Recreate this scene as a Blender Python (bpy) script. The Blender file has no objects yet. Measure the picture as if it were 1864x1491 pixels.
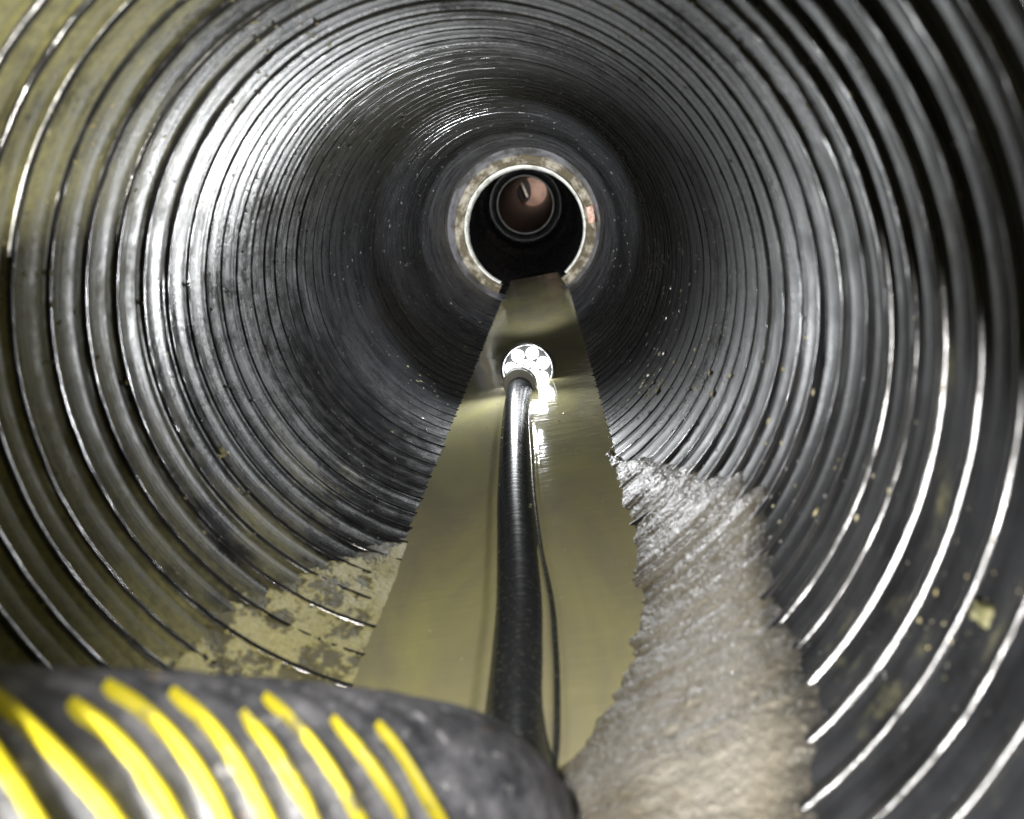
import bpy, math, random
import numpy as np
from mathutils import Vector, Matrix

random.seed(7)
rng = np.random.default_rng(11)
R = 0.30                      # inner radius of the big pipe in metres; most lengths below are in units of R
sc = bpy.context.scene

# ------------------------------------------------------------------ camera
FWD = Vector((-0.08373124, 0.96461808, -0.25000207))
RIGHT = Vector((0.98283989, 0.03856221, -0.18038488))
UP = Vector((0.16436188, 0.26081585, 0.95129399))
cam = bpy.data.cameras.new('camera')
cam_ob = bpy.data.objects.new('camera', cam)
sc.collection.objects.link(cam_ob)
M = Matrix((RIGHT, UP, -FWD)).transposed().to_4x4()
M.translation = Vector((0.32103, 0.0, 0.33658)) * R
cam_ob.matrix_world = M
cam.sensor_width = 36.0
cam.lens = 1434 / 1864 * 36
cam.clip_start = 0.01
cam.clip_end = 100
cam.dof.use_dof = True
cam.dof.focus_distance = 1.5
cam.dof.aperture_fstop = 5.2
sc.camera = cam_ob

# ------------------------------------------------------------------ world, exposure
w = bpy.data.worlds.new('World')
sc.world = w
w.use_nodes = True
w.node_tree.nodes['Background'].inputs[0].default_value = (0.5, 0.55, 0.6, 1)
w.node_tree.nodes['Background'].inputs[1].default_value = 0.012
sc.view_settings.view_transform = 'Standard'
sc.view_settings.look = 'None'
sc.view_settings.exposure = 0.0
sc.view_settings.gamma = 1.0
sc.cycles.use_denoising = True
sc.cycles.max_bounces = 6
sc.cycles.glossy_bounces = 4
sc.cycles.diffuse_bounces = 3
sc.cycles.sample_clamp_indirect = 4.0


# ------------------------------------------------------------------ lamps
def lamp(name, kind, loc, power, size, color=(1, 1, 1), aim=None, cone=None, blend=0.4):
    l = bpy.data.lights.new(name, kind)
    l.energy = power
    l.color = color
    l.shadow_soft_size = size
    o = bpy.data.objects.new(name, l)
    sc.collection.objects.link(o)
    o.location = Vector(loc) * R
    if aim is not None:
        o.rotation_euler = (Vector(aim) - Vector(loc)).to_track_quat('-Z', 'Y').to_euler()
    if cone:
        l.spot_size = math.radians(cone)
        l.spot_blend = blend
    return o


# hand torch held beside the phone, aimed down the invert
lamp('torch', 'SPOT', (0.20, -0.05, 0.52), 19.0, 0.010, (1.0, 0.96, 0.88), aim=(0.16, 2.2, -0.85), cone=62, blend=0.7)
lamp('work_light', 'SPOT', (-0.07, 0.0, -0.44), 22.0, 0.014, (1.0, 0.97, 0.86), aim=(-0.95, 1.7, 0.75), cone=84, blend=0.6)
lamp('right_split_beam', 'SPOT', (-0.07, 0.0, -0.44), 17.0, 0.014, (1.0, 0.98, 0.95), aim=(0.84, 1.50, -0.58), cone=42, blend=0.5)  # second beam added at the same spot, split so the upper right stays dark


# ------------------------------------------------------------------ helpers
def fbm(x, y, octaves=4, seed=0, gain=0.5):
    x = np.asarray(x, float); y = np.asarray(y, float)
    out = np.zeros(np.broadcast(x, y).shape); amp = 1.0; tot = 0
    for o in range(octaves):
        X = x * 2 ** o + 17.3 * o; Y = y * 2 ** o + 9.1 * o
        xi = np.floor(X).astype(np.int64); yi = np.floor(Y).astype(np.int64)
        fx = X - xi; fy = Y - yi
        fx = fx * fx * (3 - 2 * fx); fy = fy * fy * (3 - 2 * fy)

        def h(a, b):
            n = (a * 374761393 + b * 668265263 + (seed + o) * 2147483647 + 1013904223) & 0xFFFFFFFF
            n = ((n ^ (n >> 13)) * 1274126177) & 0xFFFFFFFF
            n = n ^ (n >> 16)
            return (n & 0xFFFF) / 65535.0
        v = (h(xi, yi) * (1 - fx) + h(xi + 1, yi) * fx) * (1 - fy) + (h(xi, yi + 1) * (1 - fx) + h(xi + 1, yi + 1) * fx) * fy
        out = out + amp * (v * 2 - 1); tot += amp; amp *= gain
    return out / tot


def smooth(a, b, x):
    t = np.clip((np.asarray(x, float) - a) / (b - a), 0, 1)
    return t * t * (3 - 2 * t)


def mesh_np(name, V, F, uv=None, attr=None, shade=True):
    """V (n,3) metres, F (m,4) or (m,3)"""
    me = bpy.data.meshes.new(name)
    V = np.asarray(V, np.float32); F = np.asarray(F, np.int32)
    k = F.shape[1]
    me.vertices.add(len(V)); me.vertices.foreach_set('co', V.ravel())
    me.loops.add(F.size); me.loops.foreach_set('vertex_index', F.ravel())
    me.polygons.add(len(F))
    me.polygons.foreach_set('loop_start', np.arange(0, F.size, k, dtype=np.int32))
    me.polygons.foreach_set('loop_total', np.full(len(F), k, np.int32))
    me.polygons.foreach_set('use_smooth', np.full(len(F), shade))
    if uv is not None:
        l = me.uv_layers.new(name='UVMap')
        l.data.foreach_set('uv', np.asarray(uv, np.float32)[F.ravel()].ravel())
    if attr is not None:
        for an, vals in attr.items():
            a = me.attributes.new(an, 'FLOAT', 'POINT')
            a.data.foreach_set('value', np.asarray(vals, np.float32).ravel())
    me.update()
    me.validate()
    return me


def grid_faces(nu, nv, wrap_u=False):
    i = np.arange(nu if wrap_u else nu - 1)[:, None]; j = np.arange(nv - 1)[None, :]
    i2 = (i + 1) % nu
    a = i * nv + j; b = i2 * nv + j; c = i2 * nv + j + 1; d = i * nv + j + 1
    return np.stack(np.broadcast_arrays(a, b, c, d), -1).reshape(-1, 4)


def put(name, me, mat=None, parent=None):
    o = bpy.data.objects.new(name, me)
    sc.collection.objects.link(o)
    if mat is not None:
        me.materials.clear(); me.materials.append(mat)
    if parent is not None:
        o.parent = parent
    return o


def empty(name, loc=(0, 0, 0)):
    o = bpy.data.objects.new(name, None)
    o.empty_display_size = 0.05
    o.location = Vector(loc) * R
    sc.collection.objects.link(o)
    return o


def tag(o, label=None, cat=None, group=None, kind=None):
    if label: o['label'] = label
    if cat: o['category'] = cat
    if group: o['group'] = group
    if kind: o['kind'] = kind
    return o


def lathe(name, prof, nseg=256, centre=None, wob=0.0, seed=0, a0=0.0, a1=2 * math.pi):
    """prof: list of (y, r) in R units, swept round the y axis; angle measured from straight down"""
    prof = np.array(prof, float)
    full = abs(a1 - a0 - 2 * math.pi) < 1e-6
    n = nseg + 1
    ph = np.linspace(a0, a1, n)[:, None]
    y = prof[None, :, 0] + 0 * ph; r = prof[None, :, 1] + 0 * ph
    if wob:
        r = r + wob * (np.sin(2 * ph + seed) + 0.6 * np.sin(3 * ph + 2.1 * seed) + 0.5 * np.sin(5 * ph + 3.3 * seed))
        if full:
            y = y + wob * 1.2 * np.sin(ph * 2 + seed * 1.7)
    x = np.sin(ph) * r; z = -np.cos(ph) * r
    if centre is not None:
        cx = np.interp(y, [c[0] for c in centre], [c[1] for c in centre])
        cz = np.interp(y, [c[0] for c in centre], [c[2] for c in centre])
        x = x + cx; z = z + cz
    V = np.stack([x, y, z], -1).reshape(-1, 3) * R
    uv = np.stack([ph + 0 * y, y], -1).reshape(-1, 2)
    return mesh_np(name, V, grid_faces(n, len(prof)), uv)


def sweep(name, pts, rad, nseg=32, step=0.02, cap=True):
    """tube along points (R units); rad: float or list per control point"""
    P = np.array(pts, float)
    n = len(P)
    rads = np.full(n, rad) if np.isscalar(rad) else np.array(rad, float)
    L = np.concatenate([[0], np.cumsum(np.linalg.norm(np.diff(P, axis=0), axis=1))])
    m = max(8, int(L[-1] / step))
    s = np.linspace(0, L[-1], m)

    def cr(A):   # Catmull-Rom
        A = A.reshape(n, -1)
        out = np.zeros((m, A.shape[1]))
        for k, t in enumerate(s):
            i = min(max(np.searchsorted(L, t, 'right') - 1, 0), n - 2)
            u = (t - L[i]) / (L[i + 1] - L[i])
            h = L[i + 1] - L[i]
            def tan(q):
                a, b = max(q - 1, 0), min(q + 1, n - 1)
                return (A[b] - A[a]) / (L[b] - L[a])
            out[k] = ((2 * u**3 - 3 * u**2 + 1) * A[i] + (u**3 - 2 * u**2 + u) * h * tan(i)
                      + (-2 * u**3 + 3 * u**2) * A[i + 1] + (u**3 - u**2) * h * tan(i + 1))
        return out
    C = cr(P); rr = cr(rads)[:, 0]
    T = np.gradient(C, axis=0); T /= np.linalg.norm(T, axis=1)[:, None]
    N = np.cross(T, [0, 0, 1.0]); N /= np.linalg.norm(N, axis=1)[:, None]
    B = np.cross(N, T)
    return C, rr, N, B, T, s


def tube_mesh(name, C, rr, N, B, s, nseg=32, prof=None, caps=True):
    m = len(C)
    a = np.linspace(0, 2 * math.pi, nseg + 1)
    r = rr[:, None] + (0 if prof is None else prof(s[:, None], a[None, :]))
    V = C[:, None, :] + (np.cos(a)[None, :, None] * N[:, None, :] + np.sin(a)[None, :, None] * B[:, None, :]) * (r + 0 * a[None, :])[:, :, None]
    V = V.reshape(-1, 3)
    uv = np.stack([np.broadcast_to(a[None, :], (m, nseg + 1)), np.broadcast_to(s[:, None], (m, nseg + 1))], -1).reshape(-1, 2)
    F = grid_faces(m, nseg + 1)
    if caps:
        V = np.concatenate([V, C[:1], C[-1:]]); uv = np.concatenate([uv, [[0, 0]], [[0, s[-1]]]])
        c0 = len(V) - 2
        j = np.arange(nseg)
        f0 = np.stack([np.full(nseg, c0), j, j + 1, j + 1], -1)
        e = (m - 1) * (nseg + 1)
        tri = np.concatenate([np.stack([np.full(nseg, c0), j + 1, j], -1), np.stack([np.full(nseg, c0 + 1), e + j, e + j + 1], -1)])
        quads = F
        F = np.concatenate([np.stack([quads[:, 0], quads[:, 1], quads[:, 2]], -1), np.stack([quads[:, 0], quads[:, 2], quads[:, 3]], -1), tri])
    return mesh_np(name, V * R, F, uv)


# ------------------------------------------------------------------ materials
class NT:
    def __init__(self, name):
        self.m = bpy.data.materials.new(name); self.m.use_nodes = True
        self.t = self.m.node_tree; self.n = self.t.nodes
        self.b = self.n['Principled BSDF']; self.out = self.n['Material Output']

    def add(self, typ, **kw):
        nd = self.n.new(typ)
        for k, v in kw.items(): setattr(nd, k, v)
        return nd

    def link(self, a, b): self.t.links.new(a, b)

    def set(self, nd, i, v):
        if hasattr(v, 'links') or isinstance(v, bpy.types.NodeSocket): self.link(v, nd.inputs[i])
        else: nd.inputs[i].default_value = v

    def coord(self, kind='Object', scale=(1, 1, 1)):
        tc = self.add('ShaderNodeTexCoord'); mp = self.add('ShaderNodeMapping')
        mp.inputs['Scale'].default_value = scale
        self.link(tc.outputs[kind], mp.inputs['Vector'])
        return mp.outputs[0]

    def noise(self, vec, scale, detail=4, rough=0.55, dist=0.0):
        nd = self.add('ShaderNodeTexNoise')
        self.link(vec, nd.inputs['Vector'])
        nd.inputs['Scale'].default_value = scale; nd.inputs['Detail'].default_value = detail
        nd.inputs['Roughness'].default_value = rough; nd.inputs['Distortion'].default_value = dist
        return nd.outputs['Fac']

    def ramp(self, fac, stops):
        nd = self.add('ShaderNodeValToRGB'); self.link(fac, nd.inputs[0])
        e = nd.color_ramp.elements
        while len(e) > 1: e.remove(e[-1])
        e[0].position = stops[0][0]; e[0].color = stops[0][1] if len(stops[0][1]) == 4 else (*stops[0][1], 1)
        for p, c in stops[1:]:
            x = e.new(p); x.color = (*c, 1)
        return nd.outputs[0]

    def maprange(self, v, a, b, c=0.0, d=1.0):
        nd = self.add('ShaderNodeMapRange'); self.link(v, nd.inputs[0])
        for i, q in zip((1, 2, 3, 4), (a, b, c, d)): nd.inputs[i].default_value = q
        return nd.outputs[0]

    def math(self, op, a, b=0.0):
        nd = self.add('ShaderNodeMath', operation=op)
        self.set(nd, 0, a); self.set(nd, 1, b)
        return nd.outputs[0]

    def mix(self, fac, a, b):
        nd = self.add('ShaderNodeMix', data_type='RGBA')
        self.set(nd, 0, fac); self.set(nd, 6, a if not isinstance(a, tuple) else (*a, 1)); self.set(nd, 7, b if not isinstance(b, tuple) else (*b, 1))
        return nd.outputs[2]

    def attr(self, name):
        nd = self.add('ShaderNodeAttribute'); nd.attribute_name = name
        return nd.outputs['Fac']

    def bump(self, h, strength, dist):
        nd = self.add('ShaderNodeBump'); self.link(h, nd.inputs['Height'])
        nd.inputs['Strength'].default_value = strength; nd.inputs['Distance'].default_value = dist
        self.link(nd.outputs[0], self.b.inputs['Normal'])

    def base(self, v):
        self.set(self.b, 'Base Color', v if not isinstance(v, tuple) else (*v, 1))

    def rough(self, v): self.set(self.b, 'Roughness', v)


def mat_pipe(name, film, spec=0.5, bumpk=0.32, wetk=0.0, dull=0.10, dim=0.30, slime_col=(0.045, 0.047, 0.052), film_col=(0.36, 0.34, 0.16), clean=(0.013, 0.0135, 0.015), r0=0.22, r1=0.5, streak=14):
    m = NT(name)
    o = m.coord('Object'); u = m.coord('UV', (2.2, 9, 1)); us = m.coord('UV', (1.2, streak * 6, 1))
    big = m.noise(o, 6.5, 6, 0.68); str_ = m.noise(u, 1.0, 6, 0.62, 0.4); fine = m.noise(o, 160, 4, 0.7)
    scr = m.noise(us, 1.0, 3, 0.6)
    sep = m.add('ShaderNodeSeparateXYZ'); m.link(o, sep.inputs[0])
    side = m.maprange(sep.outputs[0], -0.18, 0.16, 0.13, -0.14)     # more film colour towards the left flank
    along = m.maprange(sep.outputs[1], 0.45, 1.2, 0.06, -0.34)      # and less of it down the pipe
    f = m.math('ADD', m.math('ADD', m.math('ADD', m.math('MULTIPLY', big, 0.62), m.math('MULTIPLY', str_, 0.38)), side), along)
    m.link(m.maprange(sep.outputs[0], 0.04, 0.22, spec, spec * dim), m.b.inputs['Specular IOR Level'])   # specular level falls towards the right flank
    fac = m.maprange(f, 0.55 - film, 0.73 - film)
    fac = m.math('MULTIPLY', fac, m.maprange(fine, 0.3, 0.62, 0.45, 1.0))
    slime = m.maprange(m.math('ADD', m.math('MULTIPLY', m.noise(o, 11, 6, 0.7), 0.6), m.math('MULTIPLY', str_, 0.4)), 0.40, 0.66)
    col = m.mix(fac, m.mix(slime, clean, slime_col), film_col)
    m.base(m.mix(m.maprange(fine, 0.66, 0.8), col, (0.16, 0.15, 0.10)))
    wet = m.maprange(m.noise(o, 3.3, 3, 0.6), 0.44, 0.62, 0.0, wetk)
    m.rough(m.math('SUBTRACT', m.math('ADD', m.maprange(fac, 0, 1, r0, r1), m.math('ADD', m.maprange(scr, 0.3, 0.7, -0.05, 0.08), m.maprange(m.noise(o, 42, 6, 0.72), 0.38, 0.64, -0.035, 0.07))), m.math('SUBTRACT', wet, m.maprange(sep.outputs[0], 0.06, 0.24, 0.0, dull))))
    m.bump(m.math('ADD', m.math('MULTIPLY', fine, 0.5), scr), bumpk, 0.0016)
    return m.m


MAT_WALL = mat_pipe('pipe_wall_muddy', 0.07, 0.42, 0.30, 0.14, r0=0.27, r1=0.62)
MAT_RIB = mat_pipe('pipe_rib_black', -0.08, 0.5, 0.22, 0.0, 0.03, 0.8, (0.05, 0.05, 0.05), (0.07, 0.067, 0.045), (0.012, 0.012, 0.014), 0.10, 0.32)
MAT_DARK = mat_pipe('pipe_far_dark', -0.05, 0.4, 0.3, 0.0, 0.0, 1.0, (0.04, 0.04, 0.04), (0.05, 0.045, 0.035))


def mat_simple(name, col, rough=0.5, metal=0.0, noise=None, bump=None):
    m = NT(name)
    o = m.coord('Object')
    if noise:
        c2, sc_, lo, hi = noise
        m.base(m.mix(m.maprange(m.noise(o, sc_, 5, 0.6), lo, hi), col, c2))
    else:
        m.base(col)
    m.rough(rough); m.b.inputs['Metallic'].default_value = metal
    if bump: m.bump(m.noise(o, bump[0], 4, 0.6), bump[1], bump[2])
    return m.m


def mat_water():
    m = NT('muddy_water')
    o = m.coord('Object'); ol = m.coord('Object', (1.0, 0.35, 1.0))
    n = m.noise(ol, 9, 4, 0.6, 0.5)
    m.base(m.mix(m.maprange(n, 0.35, 0.65), (0.56, 0.53, 0.26), (0.42, 0.39, 0.26)))
    m.rough(0.09)
    m.b.inputs['IOR'].default_value = 1.33
    rip = m.noise(m.coord('Object', (0.6, 2.4, 1)), 26, 3, 0.55, 0.3)
    m.bump(rip, 0.11, 0.006)
    return m.m


def mat_mud():
    m = NT('wet_grey_sediment')
    o = m.coord('Object')
    a = m.noise(o, 9, 5, 0.6); g = m.noise(o, 165, 3, 0.7); g2 = m.noise(o, 60, 4, 0.65)
    c = m.mix(m.maprange(a, 0.35, 0.65), (0.26, 0.242, 0.212), (0.33, 0.31, 0.275))
    c = m.mix(m.maprange(m.noise(o, 22, 6, 0.7, 0.6), 0.52, 0.68), c, (0.20, 0.175, 0.13))
    c = m.mix(m.attr('wet'), c, (0.17, 0.15, 0.105))
    c = m.mix(m.attr('thin'), c, (0.06, 0.057, 0.052))
    c = m.mix(m.maprange(g, 0.58, 0.76), c, (0.46, 0.43, 0.36))
    c = m.mix(m.maprange(g, 0.42, 0.28), c, (0.15, 0.13, 0.095))
    m.base(c)
    m.rough(m.maprange(g2, 0.35, 0.65, 0.08, 0.34))
    m.b.inputs['Coat Weight'].default_value = 0.2; m.b.inputs['Coat Roughness'].default_value = 0.16
    m.bump(m.math('ADD', m.math('MULTIPLY', g2, 0.7), m.math('MULTIPLY', g, 1.2)), 1.0, 0.0021)
    return m.m


def mat_silt():
    m = NT('olive_silt')
    o = m.coord('Object')
    a = m.noise(o, 14, 5, 0.65, 0.3); g = m.noise(o, 210, 4, 0.7)
    c = m.mix(m.maprange(a, 0.35, 0.65), (0.11, 0.10, 0.05), (0.24, 0.22, 0.11))
    crust = m.attr('crust')
    c = m.mix(crust, c, m.mix(m.maprange(g, 0.3, 0.7), (0.52, 0.47, 0.18), (0.78, 0.73, 0.38)))
    m.base(c)
    m.rough(m.maprange(a, 0.3, 0.7, 0.3, 0.6))
    m.bump(g, 0.7, 0.002)
    return m.m


def mat_emit(name, col, strength):
    m = NT(name)
    m.base((0.8, 0.8, 0.8)); m.b.inputs['Emission Color'].default_value = (*col, 1)
    m.b.inputs['Emission Strength'].default_value = strength
    return m.m


MAT_WATER = mat_water(); MAT_MUD = mat_mud(); MAT_SILT = mat_silt()
MAT_CHROME = mat_simple('wet_chrome', (0.75, 0.76, 0.78), 0.14, 1.0, bump=(60, 0.15, 0.001))
MAT_LED = mat_emit('led_lit', (0.96, 0.98, 1.0), 12.0)
MAT_MORTAR = mat_simple('wet_mortar', (0.11, 0.09, 0.05), 0.3, 0, ((0.42, 0.38, 0.30), 22, 0.46, 0.62), (70, 1.0, 0.012))
MAT_LIP = mat_simple('pale_plastic_lip', (0.85, 0.86, 0.80), 0.25, 0, ((0.35, 0.34, 0.25), 30, 0.5, 0.7), (50, 0.3, 0.002))
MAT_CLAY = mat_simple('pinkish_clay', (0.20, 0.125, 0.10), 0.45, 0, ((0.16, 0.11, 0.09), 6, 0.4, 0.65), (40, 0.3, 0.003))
MAT_CLAY_LIT = mat_simple('lit_clay', (0.62, 0.42, 0.33), 0.5, 0, ((0.40, 0.27, 0.21), 7, 0.45, 0.65))  # same clay for the end wall, the light on it put into a paler tone
MAT_COLLAR = mat_simple('polished_pale_metal', (0.82, 0.82, 0.80), 0.22, 0.35)
MAT_BLACK = mat_simple('matte_black', (0.008, 0.008, 0.008), 0.7)


def mat_hose():
    m = NT('black_hose_rubber')
    o = m.coord('Object'); u = m.coord('UV', (0.6, 60, 1))
    rings = m.noise(u, 1.0, 2, 0.5); g = m.noise(o, 240, 3, 0.7)
    m.base(m.mix(m.maprange(g, 0.55, 0.72), (0.036, 0.040, 0.043), (0.15, 0.15, 0.13)))
    m.rough(m.maprange(rings, 0.3, 0.7, 0.16, 0.30))
    m.bump(m.math('ADD', rings, m.math('MULTIPLY', g, 0.3)), 0.2, 0.0010)
    return m.m


def mat_tail():
    m = NT('scuffed_dark_rubber')
    o = m.coord('Object')
    a = m.noise(o, 38, 6, 0.7); g = m.noise(o, 95, 5, 0.75)
    c = m.mix(m.maprange(a, 0.42, 0.68), (0.035, 0.037, 0.045), (0.15, 0.15, 0.17))
    c = m.mix(m.maprange(g, 0.60, 0.70), c, (0.38, 0.38, 0.41))
    c = m.mix(m.maprange(m.noise(o, 17, 3, 0.6), 0.62, 0.72), c, (0.20, 0.13, 0.06))
    m.base(c); m.rough(m.maprange(a, 0.3, 0.7, 0.5, 0.75))
    m.bump(m.math('ADD', a, m.math('MULTIPLY', g, 0.5)), 0.6, 0.003)
    return m.m


def mat_yellow():
    m = NT('worn_yellow')
    o = m.coord('Object')
    a = m.noise(o, 70, 5, 0.65)
    m.base(m.mix(m.maprange(a, 0.54, 0.66), (0.38, 0.325, 0.010), (0.12, 0.11, 0.05)))
    m.rough(0.45); m.bump(a, 0.4, 0.002)
    return m.m


MAT_HOSE = mat_hose(); MAT_TAIL = mat_tail(); MAT_YELLOW = mat_yellow()

# ------------------------------------------------------------------ the ribbed pipe
RIB_Y = [-0.11, 0.0, 0.11, 0.22, 0.33, 0.44, 0.55, 0.66, 0.765, 0.87, 0.975, 1.085, 1.198, 1.318, 1.44, 1.555, 1.67, 1.785, 1.933, 2.09, 2.25, 2.41, 2.575, 2.735]
while RIB_Y[-1] < 10.38:
    RIB_Y.append(RIB_Y[-1] + 0.158 + 0.016 * math.sin(len(RIB_Y) * 1.7))
pipe = tag(empty('ribbed_pipe', (0, 0, -1)), 'large black ribbed plastic pipe with muddy film, seen from inside', 'pipe')
pipe.location = (0, 0, 0)
prof = []
bounds = [RIB_Y[0] - 0.11] + RIB_Y + [RIB_Y[-1] + 0.16]
for a, b in zip(bounds[:-1], bounds[1:]):
    for t in (0.0, 0.14, 0.22, 0.36, 0.5, 0.64, 0.78, 0.86, 0.93):
        d = 0.0
        if 0.14 < t < 0.86: d = 0.005 * math.sin((t - 0.14) / 0.72 * math.pi)
        if t == 0.93 or t == 0.86: d = 0.006
        prof.append((a + (b - a) * t, 1.0 - d))
prof.append((bounds[-1], 1.0)); prof.append((10.84, 1.0)); prof.append((11.1, 1.0))
put('wall', lathe('wall', prof, 320, wob=0.0012, seed=1.0), MAT_WALL, pipe)
for k, y in enumerate(RIB_Y):
    k_ = random.uniform(0.85, 1.15) * (0.0140 if y < 1.7 else 0.0140 - 0.0060 * min(1, (y - 1.7) / 2.2) + 0.003 * max(0, min(1, (y - 5) / 3))) / 0.0188; st_ = random.uniform(-.0006, .0006)
    pr = [(y + d, 1.0 - g * k_) for d, g in ((-.0150, -.005), (-.0130, .0005), (-.0115, .003), (-.0092, .0085), (-.0070 + st_, .0135), (-.0050 + st_, .0168),
          (-.0025, .0184), (.003, .0188), (.008, .0180), (.0115, .0150), (.0140, .009), (.0160, .0005), (.0175, -.005))]
    me = lathe('rib', pr, 320, wob=0.0014, seed=random.uniform(0, 6))
    # small nicks and swellings along the rib
    n = len(me.vertices); co = np.zeros(n * 3, np.float32); me.vertices.foreach_get('co', co); co = co.reshape(-1, 3)
    ang = np.arctan2(co[:, 0], -co[:, 2])
    rr = np.hypot(co[:, 0], co[:, 2])
    s = np.where(rr < .999 * R, 1, 0) * 0.0022 * fbm(ang * 14, np.full(n, k * 3.7), 4, k, 0.65)
    co[:, 0] *= 1 + s; co[:, 2] *= 1 + s
    me.vertices.foreach_set('co', co.ravel())
    put('rib', me, MAT_RIB, pipe)

# ------------------------------------------------------------------ joint at the far end and the pipes beyond
joint = tag(empty('pipe_joint', (0, 9.7, 0)), 'mortared joint ring with pale lip around the dark far opening', 'pipe joint')
joint.location = (0, 0, 0)
GAP = math.radians(33)
ecc = [(0, 0, 0), (10.55, 0, 0), (10.85, 0.02, -0.04), (40, 0.02, -0.05)]


def lumpy(me, amp, freq, seed):
    n = len(me.vertices); co = np.zeros(n * 3, np.float32); me.vertices.foreach_get('co', co); co = co.reshape(-1, 3)
    ang = np.arctan2(co[:, 0], -co[:, 2]); rr = np.hypot(co[:, 0], co[:, 2])
    s = amp * fbm(ang * freq, rr / R * freq + co[:, 1] / R * freq, 4, seed, 0.6)
    co[:, 0] *= 1 + s; co[:, 2] *= 1 + s; co[:, 1] += amp * R * fbm(ang * freq + 5, rr / R * freq, 3, seed + 3)
    me.vertices.foreach_set('co', co.ravel())
    return me


put('sleeve', lathe('sleeve', [(10.520, 1.003), (10.560, 0.980), (10.620, 0.964), (10.700, 0.944), (10.760, 0.920)], 160, ecc, a0=math.radians(24), a1=2 * math.pi - math.radians(26)), mat_simple('wet_sleeve_highlight', (0.20, 0.20, 0.22), 0.25, 0, ((0.07, 0.07, 0.07), 14, .45, .6), (60, .4, .003)), joint)  # black sleeve, its pale highlight put into the grey colour
put('mortar', lumpy(lathe('mortar', [(10.740, 0.944), (10.700, 0.916), (10.720, 0.888), (10.740, 0.864), (10.700, 0.840), (10.740, 0.812), (10.800, 0.796)], 200, ecc, a0=GAP * .8, a1=2 * math.pi - GAP), 0.022, 9, 5), MAT_MORTAR, joint)
put('lip', lumpy(lathe('lip', [(10.820, 0.812), (10.700, 0.806), (10.675, 0.796), (10.680, 0.788), (10.710, 0.782), (10.720, 0.772), (10.750, 0.768), (10.880, 0.772)], 200, ecc, a0=GAP, a1=2 * math.pi - GAP * 1.05), 0.006, 16, 8), MAT_LIP, joint)
put('backing_ring', lathe('backing_ring', [(10.900, 1.000), (10.900, 0.792), (10.960, 0.792), (10.960, 1.000)], 128, ecc, a0=GAP * 1.1, a1=2 * math.pi - GAP * 1.15), MAT_BLACK, joint)
st = lumpy(lathe('rust_stain', [(10.675, 0.840), (10.670, 0.872), (10.670, 0.904), (10.675, 0.928)], 14, ecc, a0=math.radians(84), a1=math.radians(98)), 0.01, 12, 2)
put('rust_stain', st, mat_simple('orange_rust', (0.40, 0.17, 0.10), 0.5, 0, ((0.62, 0.45, 0.35), 60, .45, .6)), joint)


def rotg(x, z):
    d = math.radians(10.4)
    return (x * math.cos(d) + z * math.sin(d), z * math.cos(d) - x * math.sin(d))


c22 = rotg(-0.237, 0.17); c36 = rotg(-0.22, 0.60)
c2 = [(10.9, 0, 0), (22, *c22)]
dark = tag(empty('dark_pipe'), 'dark unlit pipe section seen through the joint opening', 'pipe')
pr = []
for i in range(40):
    y = 10.97 + i * (22.4 - 10.97) / 39
    pr += [(y, 0.99), (y + .12, 0.99), (y + .16, 0.975), (y + .2, 0.975)]
put('wall', lathe('wall', pr, 96, c2), MAT_DARK, dark)
put('end_ring', lathe('end_ring', [(22.3, 1.02), (22.3, 0.76), (22.36, 0.76)], 96, [(0, *c22), (40, *c22)]), MAT_DARK, dark)
clay = tag(empty('clay_pipe'), 'small pinkish clay pipe mouth deepest in the tunnel', 'pipe')
c3 = [(22.3, *c22), (36, *c36)]
put('rim', lathe('rim', [(22.28, 0.79), (22.2, 0.78), (22.16, 0.765), (22.2, 0.75), (22.3, 0.742)], 96, [(0, *c22), (40, *c22)]), MAT_LIP, clay)
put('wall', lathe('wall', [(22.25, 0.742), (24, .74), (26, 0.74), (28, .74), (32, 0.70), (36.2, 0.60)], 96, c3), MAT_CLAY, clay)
put('end_wall', lathe('end_wall', [(36.0, 0.63), (36.0, 0.5), (36.0, 0.25), (36.0, 0.002)], 64, [(0, *c36), (60, *c36)]), MAT_CLAY_LIT, clay)
# dark side inlet with a pale bar in front of the end wall
ox, oz = rotg(-0.60, 0.70)
a = np.linspace(0, 2 * math.pi, 33)[:-1]
V = [(ox, 35.6, oz)] + [(ox + .30 * math.cos(t), 35.6 + 0.1 * math.cos(t), oz + .55 * math.sin(t)) for t in a]
put('side_inlet', mesh_np('side_inlet', np.array(V) * R, [(0, 1 + i, 1 + (i + 1) % 32) for i in range(32)], shade=False), MAT_BLACK, clay)
Cb, rb, Nb, Bb, Tb, sb = sweep('b', [(ox - .10, 35.45, oz + .38), (ox + .0, 35.45, oz), (ox + .08, 35.45, oz - .36)], 0.055, 8)
put('inlet_bar', tube_mesh('inlet_bar', Cb, rb, Nb, Bb, sb, 8), MAT_LIP, clay)
lamp('manhole_light', 'SPOT', (c36[0] + .35, 34.5, c36[1] + .1), 4.0, 0.05, (1.0, 0.86, 0.78), aim=(c36[0] + .1, 36, c36[1]), cone=75, blend=0.6)

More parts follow.
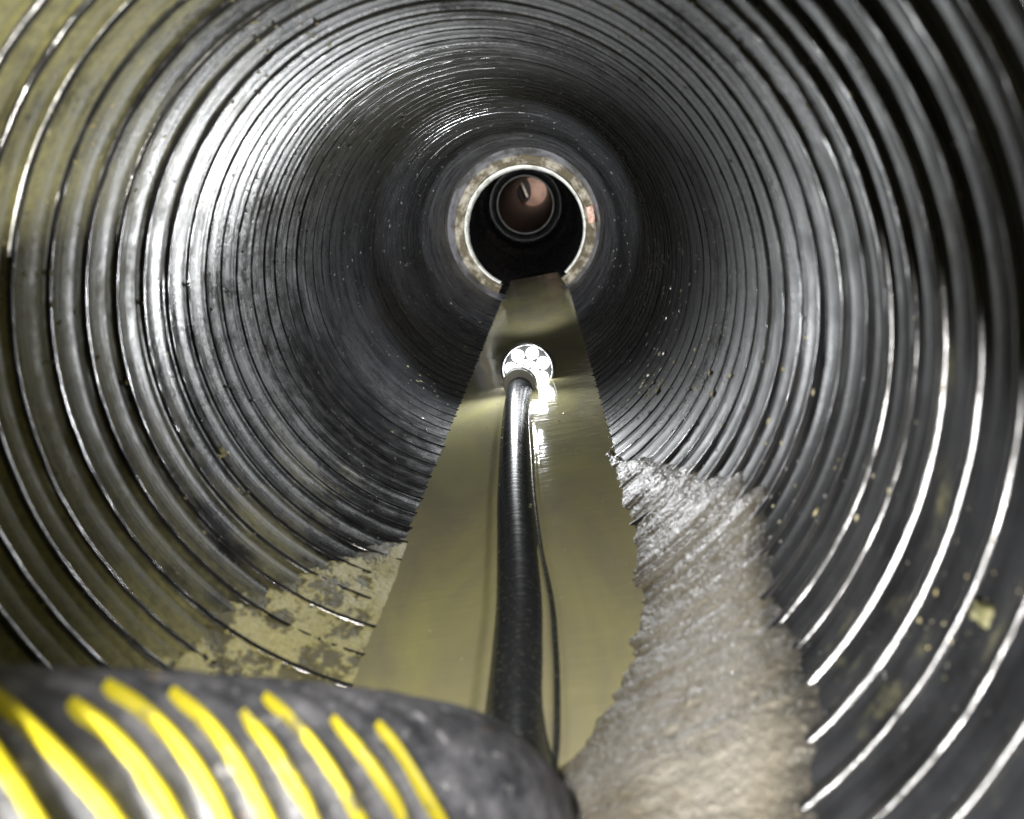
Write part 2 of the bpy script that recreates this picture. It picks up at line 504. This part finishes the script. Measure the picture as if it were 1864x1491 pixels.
# ------------------------------------------------------------------ water
WZ = -0.885
HOSE = [(0.05, 1.10, -0.74), (0.065, 1.22, -0.79), (0.055, 1.42, -0.865), (0.04, 1.67, -0.90), (0.04, 1.91, -0.902), (0.037, 2.21, -0.902), (0.017, 2.62, -0.902),
        (-0.014, 3.175, -0.902), (-0.043, 3.99, -0.902), (-0.060, 4.6, -0.91), (-0.058, 4.95, -0.895), (-0.045, 5.18, -0.868)]
hy = np.array([p[1] for p in HOSE]); hx = np.array([p[0] for p in HOSE])
yy = np.concatenate([np.arange(0.5, 4.2, 0.012), np.arange(4.2, 10, 0.02), np.arange(10, 13, 0.1)])
nx = 150
tx = np.linspace(-1, 1, nx)
half = np.interp(yy, [0, 10.4, 10.9, 24], [0.52, 0.52, 0.50, 0.50])
X = np.interp(yy, [0, 10.9, 22], [0, 0, c22[0]])[:, None] + tx[None, :] * half[:, None]; Y = yy[:, None] + 0 * X
Z = WZ + 0.0012 * fbm(X * 7, Y * 3.5, 3, 2) + np.interp(yy, [0, 10.9, 22], [0, 0, 0.10])[:, None]
h0 = np.interp(Y, hy, hx)
rightline = np.interp(Y, [1.4, 1.53, 1.68, 1.92, 2.23, 2.64, 3.2, 4.02, 4.6], [.135, .139, .145, .146, .137, .101, .068, .042, .02])
near = smooth(4.8, 3.4, Y) * smooth(0.9, 1.4, Y)
edge = np.clip((rightline - X) / 0.012, 0, 1)
Z += near * 0.020 * edge * smooth(h0 - 0.13, h0 - 0.09, X)
Z -= near * 0.010 * np.exp(-((X - rightline - 0.012) / 0.010) ** 2)
Z += 0.008 * np.exp(-((np.abs(X - h0) - 0.075) / 0.03) ** 2) * smooth(5.3, 5.0, Y)
uv = np.stack([X, Y], -1).reshape(-1, 2)
water = put('water', mesh_np('water', np.stack([X, Y, Z], -1).reshape(-1, 3) * R, grid_faces(len(yy), nx)[:, ::-1], uv), MAT_WATER)
tag(water, 'shallow muddy olive water running along the pipe bottom', 'water', kind='structure')

# ------------------------------------------------------------------ sediment bank (right) and silt (left)
ys = np.linspace(0.45, 3.6, 620); na = 260
av = np.linspace(-0.35, 1.10, na)
xin = np.interp(ys, [0.4, 1.0, 1.3, 1.507, 1.68, 1.81, 2.15, 2.517, 2.84, 3.13, 3.3], [-.35, -.25, .02, .165, .275, .325, .405, .430, .440, .440, .43])
xin = xin + 0.03 * fbm(ys * 6, ys * 0, 4, 21) + 0.016 * fbm(ys * 30, ys * 0, 3, 22)
pho = np.radians(np.interp(ys, [0.4, 0.8, 1.2, 1.36, 1.53, 1.71, 1.96, 2.16, 2.4, 2.7, 3.02, 3.2, 3.5], [34, 36, 38, 43, 45, 47, 49, 55, 51, 46, 40, 36, 27]))
pho = pho + 0.05 * fbm(ys * 5, ys * 0 + 4, 3, 23)
A = av[None, :] + 0 * ys[:, None]; Yg = ys[:, None] + 0 * A
XI = xin[:, None]; XO = np.sin(pho)[:, None]; ZO = -np.cos(pho)[:, None]
XI = np.minimum(XI, XO - 0.02)
Xm = XI + (XO - XI) * A
Zm = WZ + (ZO - WZ) * (0.75 * A + 0.25 * np.sign(A) * A * A)
Zm = np.where(A < 0, WZ - 0.12 * (-A) ** 0.8 * 1.2, Zm)
lump = 0.007 * fbm(Xm * 9, Yg * 7, 4, 31) + 0.004 * fbm(Xm * 30 + 7, Yg * 32, 4, 33, 0.65) + 0.003 * np.abs(fbm(Xm * 90, Yg * 80, 3, 35, 0.6))
Zm = Zm + np.where((A > 0) & (A < 1), 0.014 * 4 * A * (1 - A), 0) * smooth(1.9, 2.5, Yg)
lump *= 0.6 + 0.4 * smooth(-0.1, 0.35, A)
ribim = np.zeros_like(Yg)
for y in RIB_Y: ribim += np.exp(-((Yg - y) / 0.022) ** 2)
Zm = Zm + lump + 0.004 * ribim * smooth(0.3, 1.0, A)
mud = put('sediment_bank', mesh_np('sediment_bank', np.stack([Xm, Yg, Zm], -1).reshape(-1, 3) * R, grid_faces(len(ys), na)[:, ::-1], attr={'wet': np.clip(0.8 * smooth(0.16, 0.0, A + 0.06 * fbm(Xm * 12, Yg * 12, 3, 39)) + 0.6 * smooth(0.70, 0.9, A + 0.08 * fbm(Xm * 9, Yg * 9, 3, 38)), 0, 1), 'thin': smooth(0.80, 1.0, A + 0.10 * fbm(Xm * 10, Yg * 10, 4, 37))}), MAT_MUD)
tag(mud, 'wet pale grey sand bank at the right of the water', 'sediment', kind='structure')

ys = np.linspace(0.45, 3.2, 620); ph = np.radians(np.linspace(-66, -8, 300))
Pg, Yg = np.meshgrid(ph, ys)
top = np.radians(np.interp(ys, [0.4, 1.2, 1.6, 1.95, 2.2, 2.6, 2.9, 3.2], [-66, -62, -60, -57, -52, -44, -34, -24]))[:, None]
m = (Pg - top) / math.radians(13)
t = -0.010 + 0.034 * np.clip(m, -0.5, 0.58) + 0.006 * fbm(Pg * 9, Yg * 5, 4, 41) + 0.0015 * fbm(Pg * 40, Yg * 30, 3, 43)
cr = fbm(Pg * 15 + 3, Yg * 10, 6, 47, 0.72) + 0.55 * smooth(-0.05, 0.9, m) - 0.18
cr = smooth(0.16, 0.42, cr) * smooth(-0.15, 0.1, m) * smooth(math.radians(-20), math.radians(-27), Pg) * smooth(1.25, 1.6, Yg)
t = t + 0.0025 * cr
Rg = 1 - t
silt = put('silt_deposit', mesh_np('silt_deposit', np.stack([np.sin(Pg) * Rg, Yg, -np.cos(Pg) * Rg], -1).reshape(-1, 3) * R, grid_faces(len(ys), len(ph)), attr={'crust': cr}), MAT_SILT)
tag(silt, 'olive silt with pale crust patches left of the water', 'silt', kind='structure')

# ------------------------------------------------------------------ jetting hose
C, rr, N, B, T, s = sweep('hose', HOSE, 0.086, step=0.012)
hose = put('jetting_hose', tube_mesh('jetting_hose', C, rr, N, B, s, 40), MAT_HOSE)
tag(hose, 'wet black hose lying half sunk in the water', 'hose')

CORD = [(0.10, 1.30, -0.84), (0.125, 1.42, -0.868), (0.139, 1.53, -0.874), (0.145, 1.68, -0.874), (0.146, 1.92, -0.874), (0.137, 2.23, -0.874), (0.101, 2.64, -0.875), (0.068, 3.2, -0.876), (0.048, 3.75, -0.876), (0.030, 4.2, -0.878), (0.02, 4.6, -0.882)]
C, rr, N, B, T, s = sweep('cord', CORD, [0.008] * 5 + [0.0075, 0.007, 0.0065, 0.006, 0.005, 0.004], step=0.02)
tag(put('thin_cord', tube_mesh('thin_cord', C, rr, N, B, s, 10), MAT_HOSE), 'thin dark cord running along the right side of the hose', 'cord')

# ------------------------------------------------------------------ inspection nozzle with lit leds
noz = tag(empty('inspection_nozzle', (0.012, 5.42, -0.80)), 'round chrome nozzle head with glowing white leds in the water', 'nozzle')
noz.rotation_euler = (math.radians(-7), 0, math.radians(0))


def lathe_local(name, prof, nseg=64):
    prof = np.array(prof, float); ph_ = np.linspace(0, 2 * math.pi, nseg + 1)[:, None]
    V = np.stack([np.sin(ph_) * prof[None, :, 1], prof[None, :, 0] + 0 * ph_, -np.cos(ph_) * prof[None, :, 1]], -1).reshape(-1, 3) * R
    return mesh_np(name, V, grid_faces(nseg + 1, len(prof)))


put('body', lathe_local('body', [(-.02, 0.165), (0.0, 0.172), (0.10, 0.172), (0.28, 0.165), (0.42, 0.13), (0.50, 0.08), (0.53, 0.001)]), MAT_CHROME, noz)
put('rim', lathe_local('rim', [(0.0, 0.165), (-.02, 0.168), (-.032, 0.178), (-.026, 0.187), (0.0, 0.190), (0.03, 0.186), (0.04, 0.17)]), MAT_CHROME, noz)
put('rear_face', lathe_local('rear_face', [(-.005, 0.168), (0.012, 0.12), (0.012, 0.001)]), mat_simple('dark_face', (0.03, 0.03, 0.03), 0.5, 0.0), noz)
ledm = lathe_local('led', [(0.0, 0.044), (-.016, 0.043), (-.032, 0.031), (-.040, 0.001)], 20)
for k in range(7):
    a = math.radians(-128 + k * 360 / 7 + 180)
    o = put('led', ledm, MAT_LED, noz)
    o.location = Vector((math.sin(a) * 0.118, 0.006, -math.cos(a) * 0.118)) * R
# connector: a short collar that bends down to the hose
Cc, rc, Nc, Bc, Tc, s_ = sweep('c', [(-.005, 0.02, -.01), (-.03, -.10, -.035), (-.052, -.20, -.06), (-.058, -.26, -.072)], [0.085, 0.09, 0.092, 0.09], step=0.01)
put('connector', tube_mesh('connector', Cc, rc, Nc, Bc, s_, 40, caps=False), MAT_COLLAR, noz)
Cc, rc, Nc, Bc, Tc, s_ = sweep('c', [(-.05, -.19, -.058), (-.055, -.225, -.066), (-.058, -.26, -.072)], [0.112, 0.116, 0.108], step=0.006)
put('collar', tube_mesh('collar', Cc, rc, Nc, Bc, s_, 40), MAT_COLLAR, noz)
for (dx, dy, dz) in [(-.15, -.20, 0.22), (-0.12, -.14, 0.34), (-0.02, -.20, 0.28)]:
    lamp('led_lamp', 'SPOT', (0.012 + dx, 5.42 + dy, -0.80 + dz), 4.2 if dz > .3 else 1.6, 0.014, (0.96, 0.98, 1.0), aim=(-1.5, 4.2, 0.5) if dz > .3 else (-0.5, 3.0, -0.45), cone=150 if dz > .3 else 165, blend=1.0)
lamp('far_wall_fill', 'SPOT', (0.0, 6.0, -0.50), 12.0, 0.02, (0.96, 0.98, 1.0), aim=(0.0, 7.2, 1.0), cone=150, blend=1.0)  # fill lamp added ahead of the nozzle to brighten the far walls
lamp('front_led_lamp', 'SPOT', (0.03, 6.10, -0.50), 120.0, 0.02, (0.97, 0.98, 1.0), aim=(0.0, 10.7, 0.4), cone=58, blend=1.0)

# ------------------------------------------------------------------ striped hose guide in the foreground
TAIL = [(-0.62, -0.25, 0.02), (-0.62, 0.25, -0.02), (-0.60, 0.52, -0.13), (-0.545, 0.67, -0.235), (-0.455, 0.785, -0.325), (-0.34, 0.90, -0.43), (-0.175, 1.015, -0.56), (-0.03, 1.10, -0.66), (0.05, 1.16, -0.735), (0.085, 1.195, -0.79)]
TR = [0.215] * 7 + [0.205, 0.165, 0.115]
guide = tag(empty('hose_guide', (0.06, 1.17, -0.9)), 'dark rubber hose guide with yellow stripes in the blurred foreground', 'hose guide')
guide.location = (0, 0, 0)
C, rr, N, B, T, s = sweep('tail', TAIL, TR, step=0.008)


def tprof(S, Aa):
    return 0.006 * np.cos((S - 0.17 * (1.4 - np.where(Aa > math.pi, Aa - 2 * math.pi, Aa)) - 0.95) * 2 * math.pi / 0.0745) * smooth(1.75, 1.6, S) + 0.004 * fbm(S * 14, np.cos(Aa) * 4 + np.sin(Aa) * 3, 4, 61)


put('body', tube_mesh('body', C, rr, N, B, s, 96, tprof), MAT_TAIL, guide)
s_end = s[-1]
centres = [0.95 + 0.0745 * q for q in range(9)]
for k, s0 in enumerate(centres):
    wid = 0.0150 * (1 - 0.02 * k)
    na_, nw = 80, 7
    lo, hi = math.radians(-60 - 5 * (k % 2)), math.radians(74 + 6 * math.sin(k * 2.3))     # 0 = towards the viewer's side, 90 = top
    aa = np.linspace(lo, hi, na_)
    q = np.linspace(-1, 1, nw)
    edge = 1 + 0.35 * fbm(aa * 5, aa * 0 + k * 7, 3, 71 + k)
    fade = smooth(-0.01, 0.05, (hi - aa) / (hi - lo)) ** 0.4
    Sg = s0 + 0.17 * (1.4 - aa)[:, None] + wid * q[None, :] * (edge * fade)[:, None]
    idx = np.interp(Sg, s, np.arange(len(s)))

    def samp(Z_):
        return np.stack([np.interp(idx, np.arange(len(s)), Z_[:, i]) for i in range(3)], -1)
    base = np.interp(idx, np.arange(len(s)), rr) + 0.0085 + 0.009 * (1 - q[None, :] ** 2) - 0.012 * (np.abs(q[None, :]) > .99)
    Ag = aa[:, None] + 0 * q
    V = samp(C) + (np.cos(Ag)[..., None] * samp(N) + np.sin(Ag)[..., None] * samp(B)) * base[..., None]
    put('yellow_stripe', mesh_np('yellow_stripe', V.reshape(-1, 3) * R, grid_faces(na_, nw)), MAT_YELLOW, guide)

# ------------------------------------------------------------------ small debris
OCT = np.array([(1, 0, 0), (-1, 0, 0), (0, 1, 0), (0, -1, 0), (0, 0, 1), (0, 0, -1)], float)
OCTF = np.array([(0, 2, 4), (2, 1, 4), (1, 3, 4), (3, 0, 4), (2, 0, 5), (1, 2, 5), (3, 1, 5), (0, 3, 5)])


def scatter(name, spots, size, flat, mat, shade=False):
    """spots: (phi, y, r) in R units"""
    n = len(spots)
    sz = size[0] * (size[1] / size[0]) ** rng.random(n) ** 1.0
    sz = sz * np.clip(spots[:, 1] / 2.6, 0.35, 1.6)
    V = OCT[None] * (1 + 0.5 * (rng.random((n, 6, 1)) - .5)) * sz[:, None, None] * np.array([1, 1 + rng.random(), flat])[None, None]
    ang = rng.random(n) * 6.28
    ca, sa = np.cos(ang)[:, None], np.sin(ang)[:, None]
    x = V[..., 0] * ca - V[..., 1] * sa; y = V[..., 0] * sa + V[..., 1] * ca; z = V[..., 2]
    p, yy_, r_ = spots[:, 0][:, None], spots[:, 1][:, None], spots[:, 2][:, None]
    # local: x tangential, y along the pipe, z inward
    px = np.sin(p) * (r_ - z) + np.cos(p) * x; pz = -np.cos(p) * (r_ - z) + np.sin(p) * x
    W_ = np.stack([px, yy_ + y, pz], -1).reshape(-1, 3) * R
    F = (OCTF[None] + 6 * np.arange(n)[:, None, None]).reshape(-1, 3)
    return put(name, mesh_np(name, W_, F, shade=shade), mat)


def rad_at(y):
    d = np.min(np.abs(np.asarray(y)[:, None] - np.array(RIB_Y)[None]), axis=1)
    return np.where(d < 0.012, 1 - 0.011, 0.997)


n = 2600
yv = 1.0 + 7.5 * rng.random(n) ** 1.5; pv = np.radians(rng.uniform(-165, 165, n)); pv = np.where(np.abs(pv) < .55, pv + 1.2, pv)
drops = scatter('water_droplets', np.stack([pv, yv, rad_at(yv)], -1), (0.0018, 0.0075), 0.7, mat_simple('clear_droplet', (0.25, 0.25, 0.25), 0.05), True)
tag(drops, 'tiny glistening water droplets scattered over the pipe wall', 'droplets', kind='stuff')
cl = []
for (pd, y0, npt, sp, sy) in [(-115, 1.75, 60, 9, .10), (-100, 1.62, 60, 8, .06), (-128, 1.95, 40, 10, .12), (-92, 2.1, 25, 12, .2), (-150, 2.4, 40, 10, .2), (124, 1.75, 70, 7, .12), (140, 2.4, 60, 12, .25), (-70, 1.6, 40, 4, .06), (-64, 2.3, 30, 6, .12), (-60, 2.1, 30, 5, .1), (47, 4.0, 30, 4, .15), (-45, 5.5, 40, 10, .8), (60, 3.2, 50, 12, .9), (70, 1.9, 40, 8, .4), (65, 1.2, 60, 4, .08), (105, 1.45, 30, 6, .1)]:
    cl.append(np.stack([np.radians(pd + sp * rng.standard_normal(npt)), y0 + sy * rng.standard_normal(npt), np.zeros(npt)], -1))
cl = np.concatenate(cl); cl[:, 2] = rad_at(cl[:, 1])
grit = scatter('grit', cl, (0.0025, 0.011), 0.5, mat_simple('pale_yellow_grit', (0.50, 0.44, 0.20), 0.25, 0, ((0.6, 0.56, 0.42), 200, .4, .6)))
tag(grit, 'fine pale yellow grit stuck to the pipe wall', 'grit', kind='stuff')


n = 70
xs_ = rng.uniform(-.38, .40, n); ys_ = rng.uniform(1.7, 5.0, n)
xs_[:30] = np.interp(ys_[:30], hy, hx) + rng.choice([-1, 1], 30) * rng.uniform(0.05, 0.10, 30)
zs_ = np.where(np.abs(xs_ - np.interp(ys_, hy, hx)) < 0.07, 0.845, 0.880)
specks = scatter('floating_specks', np.stack([np.arctan2(xs_, zs_), ys_, np.hypot(xs_, zs_)], -1), (0.0025, 0.006), 0.5, mat_simple('pale_speck', (0.62, 0.56, 0.36), 0.3))
tag(specks, 'tiny pale specks floating on the muddy water', 'specks', kind='stuff')


def chip(name, label, cat, p, y, r_, size, mat, seed, flat=0.35):
    nu, nv = 20, 12
    th = np.linspace(0, 2 * math.pi, nu, endpoint=False)[:, None]; la = np.linspace(-math.pi / 2, math.pi / 2, nv)[None, :]
    k = 1 + 0.9 * fbm(np.cos(th) * 2.2 + 5 * seed + 0 * la, np.sin(th) * 1.6 + np.sin(la) * 1.5, 4, seed, 0.6)
    x = np.cos(th) * np.cos(la) * size * k; y2 = np.sin(th) * np.cos(la) * size * 1.5 * k; z = np.sin(la) * size * flat * k
    pr_ = math.radians(p)
    V = np.stack([math.sin(pr_) * (r_ - z) + math.cos(pr_) * x, y + y2, -math.cos(pr_) * (r_ - z) + math.sin(pr_) * x], -1).reshape(-1, 3) * R
    return tag(put(name, mesh_np(name, V, grid_faces(nu, nv, True)), mat), label, cat)


M_CHIP = mat_simple('pale_yellow_chip', (0.62, 0.58, 0.32), 0.35, 0, ((0.40, 0.36, 0.18), 120, .45, .6))
M_LEAF = mat_simple('orange_leaf', (0.50, 0.22, 0.08), 0.4, 0, ((0.62, 0.45, 0.28), 150, .45, .6))
M_BLOB = mat_simple('grey_green_lump', (0.09, 0.09, 0.05), 0.3, 0, ((0.26, 0.25, 0.13), 60, .4, .6), (90, .6, .003))
chip('debris_chip', 'pale yellow chip stuck between ribs on the left wall', 'debris', -71, 2.60, 0.995, 0.022, M_CHIP, 1, .4)
chip('leaf_fragment', 'small orange leaf fragment afloat at the left edge of the hose', 'leaf', -3.4, 1.885, 0.884, 0.012, M_LEAF, 2, .4)
chip('mud_lump', 'grey green mud lump on the lower right wall near the frame edge', 'mud lump', 65, 1.15, 0.99, 0.017, M_BLOB, 3, .8)
